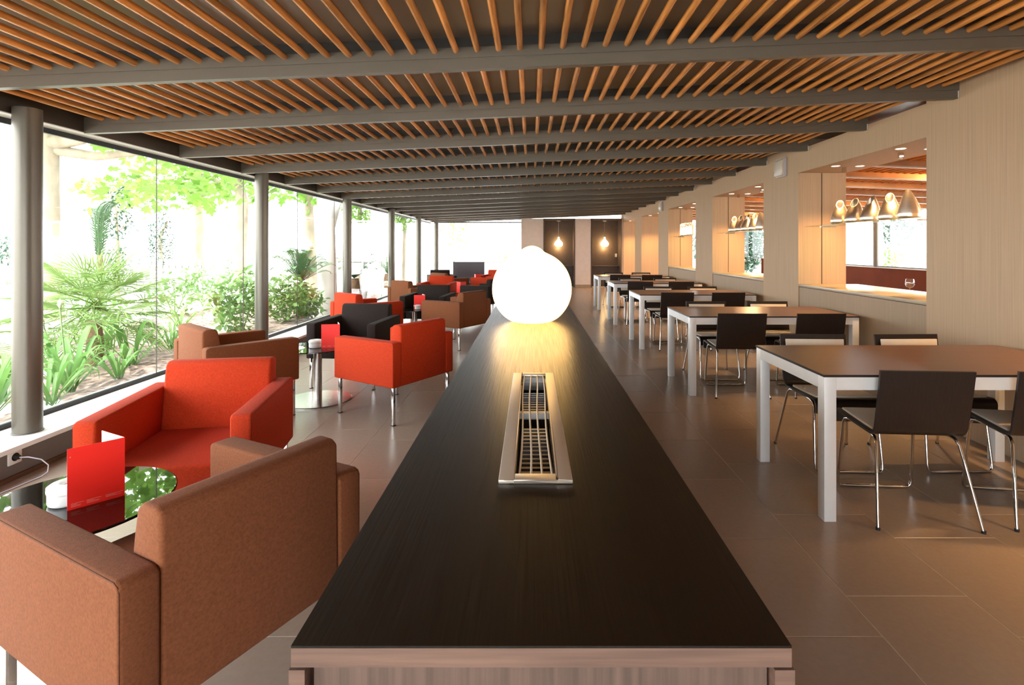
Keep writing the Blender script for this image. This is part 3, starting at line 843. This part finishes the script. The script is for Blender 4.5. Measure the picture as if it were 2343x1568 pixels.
# wine glass on the sill
wg = thing('wine_glass', 'clear stemmed wine glass on the sill of nearest opening', 'wine glass', (3.84, 5.36, ZSI))
MB().lathe([(.032, 0), (.032, .002), (.004, .005)], 28).build('foot', 'clearglass', wg, smooth=50)
MB().lathe([(.004, .005), (.0035, .02), (.006, .026)], 16).build('stem', 'clearglass', wg, smooth=50)
MB().lathe([(.006, .026), (.030, .040), (.042, .065), (.040, .09), (.034, .118), (.0328, .118), (.039, .09), (.041, .065), (.029, .042), (.002, .028)], 32, cap0=False).build('bowl', 'clearglass', wg, smooth=60)

# ---------------------------------------------------------------- emergency lights
for i, y in enumerate((6.73, 12.92)):
    t = thing('emergency_light', ['grey emergency light on the pillar beyond the nearest shelf opening', 'grey emergency light on the far pillar past the third opening'][i], 'emergency light', (XW, y, 2.41 if i == 0 else 2.40), 0, 'emergency lights')
    MB().box(-.028, 0, -.125, .125, -.12, .12).build('housing', 'emerg_body', t, bevel=.006)
    prof = [(-.028, -.112), (-.050, -.095), (-.060, -.03), (-.060, .03), (-.052, .085), (-.028, .112)]
    MB().prism(prof, -.115, .115, 'y').build('diffuser', 'emerg', t, bevel=.004)
    MB().box(-.058, -.0565, -.105, .105, -.098, -.062).build('lower_window', 'plastic_white', t)

# ---------------------------------------------------------------- power socket with plug and cable
sk = thing('wall_socket', 'white wall socket with a black plug on the low window wall', 'socket', (XS - .02, 3.19, .135))
MB().box(0, .010, -.042, .042, -.042, .042).build('plate', 'plastic_white', sk, bevel=.003)
w = MB(); 
ringv = [(.0105 + (.001 if r_ else 0), .024*math.cos(2*math.pi*k/24), .024*math.sin(2*math.pi*k/24)) for r_ in (0, 1) for k in range(24)]
w.add(ringv, [(k, (k+1) % 24, (k+1) % 24 + 24, k+24) for k in range(24)] + [tuple(range(24, 48))]); w.build('well', 'dark', sk)
MB().tube([(.008, 0, 0), (.034, 0, -.002)], [.016, .013], 16).build('plug', 'rubber', sk)
tag(MB().tube([(XS + .008, 3.19, .132), (XS + .05, 3.21, .126), (XS + .10, 3.24, .10), (XS + .13, 3.255, .06), (XS + .13, 3.25, .02), (XS + .12, 3.22, .0042), (XS + .10, 3.05, .0042), (XS + .06, 2.85, .0042)], .0036, 8).build('power_cable', 'cable', None, smooth=60),
    'thin pale power cable running from the wall socket to the floor', 'cable')

# ---------------------------------------------------------------- television at the far end
tv = thing('television', 'dark flat television screen standing at the far glass wall', 'television', (-2.02, 17.2, 0))
MB().box(-.51, .51, -.03, .03, .30, .93).build('casing', 'tvframe', tv, bevel=.004)
MB().box(-.495, .495, -.032, -.0301, .315, .915).build('screen', 'screen', tv)
MB().box(-.06, .06, -.02, .02, .02, .30).build('neck', 'tvframe', tv)
MB().box(-.30, .30, -.16, .16, 0, .02).build('foot', 'tvframe', tv, bevel=.004)

# ================================================================ garden outside
GZ = .10
struct(MB().box(-90, -3.62, -60, 120, GZ - .3, GZ - .004).build('garden_ground', 'ground'))
struct(MB().box(-3.62, XN + .14, -60, Y0 - .15, GZ - .34, GZ - .12).build('terrace_ground', 'ground'))
struct(MB().box(-3.62, 90, 19.6, 120, GZ - .34, GZ - .02).build('far_ground', 'ground'))
struct(MB().box(XN + .14, 90, -60, 19.6, GZ - .34, GZ - .02).build('side_ground', 'ground'))
# planting bed next to the glass: bumpy mulch
bed = MB(); nx, ny = 14, 80
random.seed(11)
for j in range(ny+1):
    for i in range(nx+1):
        bed.v.append((-3.625 - 3.0*i/nx, -1 + 15.0*j/ny, GZ + .02 + random.uniform(0, .035) + (.05*math.sin(i*.7)*math.sin(j*.4) if 0 < i < nx else 0)))
bed.f = [(j*(nx+1)+i, j*(nx+1)+i+1, (j+1)*(nx+1)+i+1, (j+1)*(nx+1)+i) for j in range(ny) for i in range(nx)]
bo = bed.build('planting_bed', 'mulch'); tag(bo, 'brown leaf mulch bed outside along the glass', 'mulch', kind='stuff')

def leaf_poly(kind):
    if kind == 'lobed':
        pts = [(0, 0), (.22, .05), (.50, .18), (.30, .34), (.42, .62), (.18, .60), (0, 1), (-.18, .60), (-.42, .62), (-.30, .34), (-.50, .18), (-.22, .05)]
        return pts, [(0, 1, 2, 3), (0, 3, 4, 5), (0, 5, 6), (0, 6, 7), (0, 7, 8, 9), (0, 9, 10, 11)]
    pts = [(0, 0), (.22, .35), (.16, .7), (0, 1), (-.16, .7), (-.22, .35)]
    return pts, [(0, 1, 2, 3), (0, 3, 4, 5)]
def scatter(mb, centre, rad, n, size, kind, rng, droop=.5):
    pts, fs = leaf_poly(kind)
    for _ in range(n):
        while True:
            p = Vector((rng.uniform(-1, 1), rng.uniform(-1, 1), rng.uniform(-1, 1)))
            if p.length <= 1: break
        p = Vector(centre) + Vector((p.x*rad[0], p.y*rad[1], p.z*rad[2]))
        s = size * rng.uniform(.6, 1.25)
        e = Euler((rng.uniform(-1.0, 1.0) - droop, rng.uniform(-.8, .8), rng.uniform(0, 6.28))).to_matrix()
        mb.add([p + e @ Vector((x*s, y*s, .06*s*abs(x))) for x, y in pts], fs)

def tree(name, label, x, y, r, h, limbs, crowns, n, size, seed, barkm='bark', leafm='leaf_plane', cat='tree', group='trees in the garden', kind='lobed'):
    rng = random.Random(seed)
    t = thing(name, label, cat, (x, y, GZ), 0, group)
    pth = [(0, 0, -.05), (.02, .0, .1*h), (rng.uniform(-.1, .1), rng.uniform(-.1, .1), .45*h), (rng.uniform(-.15, .15), rng.uniform(-.15, .15), .75*h), (rng.uniform(-.2, .2), rng.uniform(-.2, .2), h)]
    MB().tube(pth, [r*1.35, r*1.05, r*.95, r*.85, r*.6], 14).build('trunk', barkm, t, smooth=70)
    for path, rr in limbs:
        MB().tube(path, [rr*(1 - .55*i/(len(path)-1)) for i in range(len(path))], 9).build('limb', barkm, t, smooth=70)
    f = MB()
    for c, rad, sh in crowns: scatter(f, c, rad, int(n*sh), size, kind, rng)
    fo = f.build('foliage', leafm, t); fo['kind'] = 'stuff'
    return t

tree('plane_tree', 'mottled plane tree trunk with a low branch beside the front column', -8.6, 9.4, .19, 5.2,
     [([(0, 0, 3.15), (.6, .0, 3.25), (1.3, -.1, 3.45), (2.0, .1, 3.3)], .15), ([(0, 0, 3.05), (.7, .2, 2.95), (1.5, .3, 3.05), (2.6, .5, 2.9)], .10), ([(0, 0, 3.6), (-.9, .2, 4.1), (-2, .3, 4.5)], .13)],
     [((.9, .2, 4.75), (2.9, 2.5, 1.2), 1), ((1.6, .3, 3.3), (1.0, 1.2, .35), .035), ((1.2, 1.0, 2.4), (1.5, 1.0, .55), .04), ((2.6, 1.5, 2.6), (1.2, 1.0, .5), .04), ((-.8, -2.2, 4.3), (2.4, 2.2, 1.2), .6)], 1500, .24, 1)
tree('plane_tree', 'pale thin plane tree trunk just left of the second column', -8.3, 15.0, .15, 5.5,
     [([(0, 0, 2.9), (-.8, -.2, 3.3), (-1.8, -.4, 3.2)], .09), ([(0, 0, 3.2), (.8, 0, 3.7), (1.7, 0, 3.8)], .09)],
     [((-.6, -.4, 5.0), (2.8, 2.4, 1.1), 1), ((-1.6, -.4, 3.1), (1.6, 1.0, .6), .14), ((-.2, -.4, 3.2), (1.2, .8, .5), .10), ((-2.4, -.4, 2.6), (1.0, .6, .3), .04)], 900, .25, 2)
tree('plane_tree', 'pale plane tree trunk standing deep in the garden', -12.2, 19.5, .17, 6.0,
     [([(0, 0, 3.2), (-1.0, -.2, 3.6), (-2.2, -.4, 3.5)], .1), ([(0, 0, 3.2), (1.0, 0, 3.5), (2.2, 0, 3.3)], .1)],
     [((0, -.4, 5.2), (3.4, 2.4, 1.2), 1), ((.6, -1, 3.3), (2.2, 1.0, .7), .2), ((-2.0, -1, 3.3), (1.6, 1.0, .6), .14)], 1200, .26, 3)
tree('plane_tree', 'pale plane tree seen between the second and third columns', -7.05, 17.0, .14, 5.5,
     [([(0, 0, 3.0), (.5, -.2, 3.5), (1.2, -.4, 3.9)], .08), ([(0, 0, 3.0), (-.6, 0, 3.6), (-1.3, 0, 4.0)], .08)],
     [((0, -.4, 4.9), (2.4, 2.0, 1.1), 1), ((.3, -.3, 3.0), (.9, .7, .6), .12), ((-.6, -.3, 3.3), (.9, .7, .4), .08)], 1000, .25, 4)
tree('weeping_tree', 'slender tree with hanging green leaves between third and fourth columns', -5.35, 16.3, .07, 4.2,
     [], [((0, 0, 3.6), (1.0, 1.0, 1.0), 1), ((0, 0, 2.7), (.45, .5, .7), .35)], 1300, .17, 5, kind='plain')
tree('weeping_tree', 'leafy tree between the fourth and fifth columns', -4.75, 19.6, .07, 4.2,
     [], [((0, 0, 3.3), (.9, .9, 1.0), 1), ((0, 0, 2.4), (.4, .4, .5), .3)], 1200, .17, 6, kind='plain')
tree('young_tree', 'sparse young tree outside the far glass wall', -3.3, 22.6, .05, 3.6,
     [], [((.1, 0, 2.2), (.8, .7, 1.0), 1)], 260, .17, 7, kind='plain')
tree('young_tree', 'low leafy bush outside the far glass wall behind the globe lamp', -.85, 22.0, .04, 1.2,
     [], [((0, 0, 1.0), (.55, .5, .45), 1)], 160, .15, 8, kind='plain')
tree('pale_trunk_tree', 'smooth white trunk right outside the glass before the third column', -4.02, 10.4, .17, 4.6,
     [([(0, 0, 1.5), (.12, .3, 2.3), (.2, .8, 3.4)], .12)], [((0, 0, 4.6), (1.8, 1.8, .7), 1)], 900, .2, 9, barkm='bark_white')
tree('cypress', 'narrow dark cypress deep in the garden', -12.6, 18.0, .06, 2.2, [], [((0, 0, 1.5), (.42, .42, 1.15), 1)], 900, .10, 10, leafm='leaf_dark', kind='plain')
tree('cypress', 'feathery dark conifer left of the glass joint', -11.2, 14.3, .05, 3.0, [([(0, 0, 1.0), (.5, 0, 1.3)], .02), ([(0, 0, 1.7), (.5, 0, 2.1)], .02)], [((.1, 0, 1.0), (.5, .4, .4), .6), ((.0, 0, 1.9), (.45, .4, .45), 1), ((.1, 0, 2.6), (.3, .3, .4), .4)], 260, .12, 12, leafm='leaf_dark', kind='plain')
tree('round_bush', 'clipped round bush seen left of the front column', -15.6, 15.9, .05, 1.1, [], [((0, 0, 1.25), (.55, .5, .45), 1)], 500, .11, 13, leafm='leaf_dark', kind='plain', cat='bush')

# fan palms
def fan_leaf(nf=17, spread=190, L_=.50):
    mb = MB()
    for i in range(nf):
        a = R(-spread/2 + spread*i/(nf-1)); l = L_*(1 - .18*abs(i/(nf-1) - .5)*2)
        d = Vector((math.sin(a), math.cos(a), 0)); s_ = Vector((d.y, -d.x, 0)); w = .0085
        p0 = Vector((0, .0, 0)); p1 = d*l*.5 + Vector((0, 0, .02)); p2 = d*l + Vector((0, 0, -.05*l))
        mb.add([p0 - s_*.003, p0 + s_*.003, p1 + s_*w, p1 + Vector((0, 0, -.008)), p1 - s_*w, p2], [(0, 1, 2, 3), (0, 3, 4), (4, 3, 5), (3, 2, 5)])
    mb.tube([(0, -.5, -.0), (0, -.2, .01), (0, 0, 0)], .006, 5)
    return mb
flm = fan_leaf().mesh('frond'); flm.materials.append(M['leaf_fan'])
def fan_palm(label, x, y, th, n, sc, seed):
    rng = random.Random(seed)
    t = thing('fan_palm', label, 'palm', (x, y, GZ), 0, 'fan palms in the bed')
    MB().tube([(0, 0, -.02), (.01, 0, th*.5), (0, 0, th)], [.10*sc, .085*sc, .07*sc], 12).build('trunk', 'palmtrunk', t, smooth=70)
    for i in range(n):
        az = i*2.39996 + rng.uniform(-.2, .2); el = R(80 - 105*(i/(n-1))**.9)
        o = link('frond', flm, None, t); s_ = sc*rng.uniform(.85, 1.15)
        d = Vector((math.cos(az)*math.cos(el), math.sin(az)*math.cos(el), math.sin(el)))
        o.location = Vector((0, 0, th)) + d*.5*s_
        q = d.to_track_quat('Y', 'Z'); o.rotation_euler = (q.to_matrix() @ Euler((R(-18), rng.uniform(-.3, .3), 0)).to_matrix()).to_euler()
        o.scale = (s_, s_, s_)
fan_palm('large green fan palm outside the front glass pane', -4.75, 5.75, .50, 46, .92, 1)
fan_palm('fan palm at the left edge, partly behind the front column', -5.6, 5.0, .30, 20, .72, 2)

# strap-leaved plants
def strap_leaf():
    mb = MB(); vs = []; fs = []; n = 8
    for i in range(n+1):
        t_ = i/n; y = .42*math.sin(t_*1.45); z = .40*math.sin(t_*2.35)*.95; w = .021*math.sin(math.pi*min(1, .12 + t_*.9))**.7 if i < n else .001
        vs += [(-w, y, z + .006), (0, y, z), (w, y, z + .006)]
    for i in range(n): fs += [(i*3, i*3+1, i*3+4, i*3+3), (i*3+1, i*3+2, i*3+5, i*3+4)]
    return mb.add(vs, fs)
slm = strap_leaf().mesh('leaf', 60); slm.materials.append(M['leaf_strap'])
def strap(label, x, y, n, sc, seed, buds=()):
    rng = random.Random(seed)
    t = thing('strap_leaf_plant', label, 'plant', (x, y, GZ + .03), 0, 'strap-leaved plants in the bed')
    for i in range(n):
        o = link('leaf', slm, None, t); s_ = sc*rng.uniform(.75, 1.15)
        o.rotation_euler = (rng.uniform(-.15, .35), 0, i*2.39996 + rng.uniform(-.3, .3)); o.scale = (s_, s_, s_*rng.uniform(.8, 1.25)); o.location = (rng.uniform(-.03, .03), rng.uniform(-.03, .03), 0)
    for bx, by, h in buds:
        st = MB().tube([(0, 0, 0), (bx*.5, by*.5, h*.35), (bx*.8, by*.8, h*.7), (bx, by, h)], .007, 6).build('flower_stalk', 'stalk', t, smooth=60)
        MB().lathe([(.004, h-.01), (.018, h+.02), (.017, h+.045), (.003, h+.075)], 10, (bx, by, 0)).build('bud', 'bud', st, smooth=60)
SP = [(-4.02, 4.62, 20, .95, ((-.22, -.1, .62), (-.14, .05, .74))), (-4.10, 5.42, 18, .9, ()), (-4.35, 4.35, 16, .85, ()), (-3.95, 3.85, 18, .95, ()), (-4.2, 3.45, 16, .9, ()), (-4.6, 3.9, 16, .9, ()), (-3.95, 6.05, 12, .7, ()),
      (-5.3, 8.0, 12, .85, ()), (-4.9, 8.4, 14, .95, ()), (-4.75, 9.3, 14, .95, ()), (-3.92, 3.05, 16, .9, ()), (-5.2, 6.5, 14, .8, ()), (-4.25, 2.6, 14, .9, ()), (-3.9, 5.0, 16, .7, ()), (-4.45, 4.95, 16, .8, ()), (-3.85, 4.25, 16, .75, ()), (-4.5, 6.6, 14, .7, ())]
lab_ = ['strap-leaved plant with tall flower buds against the glass below the fan palm', 'arching strap-leaved plant right of the fan palm trunk', 'strap-leaved clump at the foot of the fan palm', 'strap-leaved clump just right of the front column base', 'strap-leaved clump hidden behind the front column',
        'strap-leaved clump left of the fan palm', 'small strap-leaved clump by the glass joint', 'small upright strap-leaved plant above the brown armchair, leftmost', 'upright strap-leaved plant above the brown armchair, middle', 'upright strap-leaved plant above the brown armchair, nearest the shrub', 'strap-leaved clump left of the front column by the glass', 'strap-leaved clump right behind the fan palm', 'strap-leaved clump at the far left edge of the view', 'low strap-leaved clump at the glass between two taller clumps', 'strap-leaved clump directly under the fan palm fronds', 'low strap-leaved clump at the glass right of the front column', 'strap-leaved clump behind the glass joint beyond the fan palm']
for i, (x, y, n, sc, bd) in enumerate(SP): strap(lab_[i], x, y, n, sc, 20 + i, bd)

# cycads
def cycad_frond(L_=.75):
    mb = MB(); n = 34
    P = lambda t_: Vector((0, L_*math.sin(t_*1.25)/1.0, L_*.55*math.sin(t_*2.1)))
    mb.tube([P(i/8) for i in range(9)], .006, 5)
    for i in range(2, n):
        t_ = i/n; p = P(t_); d = (P(min(1, t_+.05)) - P(t_-.02)).normalized()
        l = .17*math.sin(math.pi*(.15 + .82*t_))
        for s_ in (-1, 1):
            e = Vector((s_*.85, 0, 0)) + d*.5; e.normalize(); up = Vector((0, 0, .25))
            q = p + (e + up*.4)*l
            m_ = p + (q - p)*.55
            mb.add([p - d*.004, p + d*.004, m_ + d*.008, q, m_ - d*.008], [(0, 1, 2, 4), (4, 2, 3)])
    return mb
cym = cycad_frond().mesh('frond'); cym.materials.append(M['leaf_cycad'])
def cycad(label, x, y, th, n, sc, seed, pot=False):
    rng = random.Random(seed)
    t = thing('cycad', label, 'cycad', (x, y, GZ), 0, 'cycads outside the glass')
    MB().tube([(0, 0, -.02), (0, 0, th*.6), (0, 0, th)], [.13, .14, .10], 12).build('trunk', 'palmtrunk', t, smooth=70)
    for i in range(n):
        o = link('frond', cym, None, t); s_ = sc*rng.uniform(.9, 1.15)
        o.location = (0, 0, th); o.rotation_euler = (R(48 - 62*(i/(n-1))) + rng.uniform(-.1, .1), rng.uniform(-.2, .2), i*2.39996); o.scale = (s_, s_, s_)
    if pot: MB().lathe([(.20, -.1), (.30, .30), (.31, .32), (.27, .32), (.24, .25)], 28).build('pot', 'ground', t, smooth=50)
cycad('cycad with stiff grey-green fronds left of the white trunk', -4.22, 9.7, .66, 38, .78, 31)
cycad('potted cycad with stiff fronds beside the third column', -3.98, 11.9, .60, 38, .78, 32, True)
cycad('cycad outside the glass far beyond the fourth column', -4.6, 17.0, .45, 24, .7, 33)

# shrubs
def shrub(label, x, y, rad, h, n, seed, size=.12):
    rng = random.Random(seed)
    t = thing('leafy_shrub', label, 'shrub', (x, y, GZ), 0, 'shrubs in the bed')
    for i in range(6):
        a = i*1.05; MB().tube([(0, 0, 0), (math.cos(a)*rad*.3, math.sin(a)*rad*.3, h*.4), (math.cos(a)*rad*.7, math.sin(a)*rad*.7, h*.85)], .008, 5).build('stem', 'stalk', t)
    f = MB(); scatter(f, (0, 0, h*.55), (rad, rad, h*.5), n, size, 'plain', rng, .2)
    fo = f.build('foliage', 'leaf_shrub', t); fo['kind'] = 'stuff'
shrub('leafy variegated shrub just left of the second column', -4.15, 7.55, .42, .95, 650, 41)
shrub('leafy shrub just right of the second column', -4.05, 8.75, .40, .85, 600, 42)
shrub('low shrub at the foot of the left cycad', -3.95, 9.35, .30, .6, 350, 43)
shrub('small shrub behind the fan palm', -6.0, 7.2, .40, .9, 300, 44)
shrub('sparse shrub in the middle of the garden', -6.6, 9.8, .45, .8, 220, 45)
shrub('sparse shrub farther back in the garden', -7.2, 11.6, .5, .9, 240, 46)
shrub('low shrub beside the pale deep trunk', -9.8, 17.5, .55, .9, 260, 47)

# tall palm with a hanging frond
tp = thing('young_palm', 'slender palm with upright feathery fronds deep in the garden', 'palm', (-8.55, 10.5, GZ), 0)
MB().tube([(0, 0, -.02), (0, .02, .6), (0, 0, 1.15)], [.06, .05, .04], 10).build('trunk', 'palmtrunk', tp, smooth=70)
for i in range(9):
    o = link('frond', cym, None, tp); o.location = (0, 0, 1.0); o.rotation_euler = (R(52 - 3*i), 0, -.9 + .25*i); o.scale = (1.1, 1.5, 1.7)

# picket fence
fe = thing('picket_fence', 'weathered picket fence far back in the garden', 'fence', (-14.2, 15.5, GZ))
pm = MB().box(-.05, .05, -.012, .012, 0, .95).mesh('picket'); pm.materials.append(M['fence'])
for i in range(54):
    o = link('picket', pm, None, fe); o.location = (-5.2 + .19*i, 0, 0)
MB().box(-5.3, 5.2, .013, .05, .2, .28).build('rail', 'fence', fe); MB().box(-5.3, 5.2, .013, .05, .68, .76).build('rail', 'fence', fe)

# garden beyond the other room
tree('weeping_tree', 'tree with hanging dark leaves seen through the nearest opening', 12.0, 17.4, .05, 3.4, [], [((0, 0, 2.3), (.75, .7, .9), 1)], 520, .17, 51, leafm='leaf_dark', kind='plain')
tree('weeping_tree', 'green tree right of the post seen through the nearest opening', 12.6, 15.7, .06, 3.4, [], [((0, 0, 2.5), (.8, .7, .8), 1)], 560, .17, 52, leafm='leaf_shrub', kind='plain')
tree('leafy_hedge', 'dense leafy hedge seen through the second opening', 9.0, 24.0, .06, 2.4, [], [((0, 0, 1.5), (1.7, .6, 1.6), 1)], 7000, .19, 53, leafm='leaf_dark', kind='plain', cat='hedge')
tree('potted_bush', 'round green bush seen through the nearest opening', 11.6, 17.0, .04, .9, [], [((0, 0, 1.0), (.35, .3, .35), 1)], 220, .12, 54, kind='plain', cat='bush')
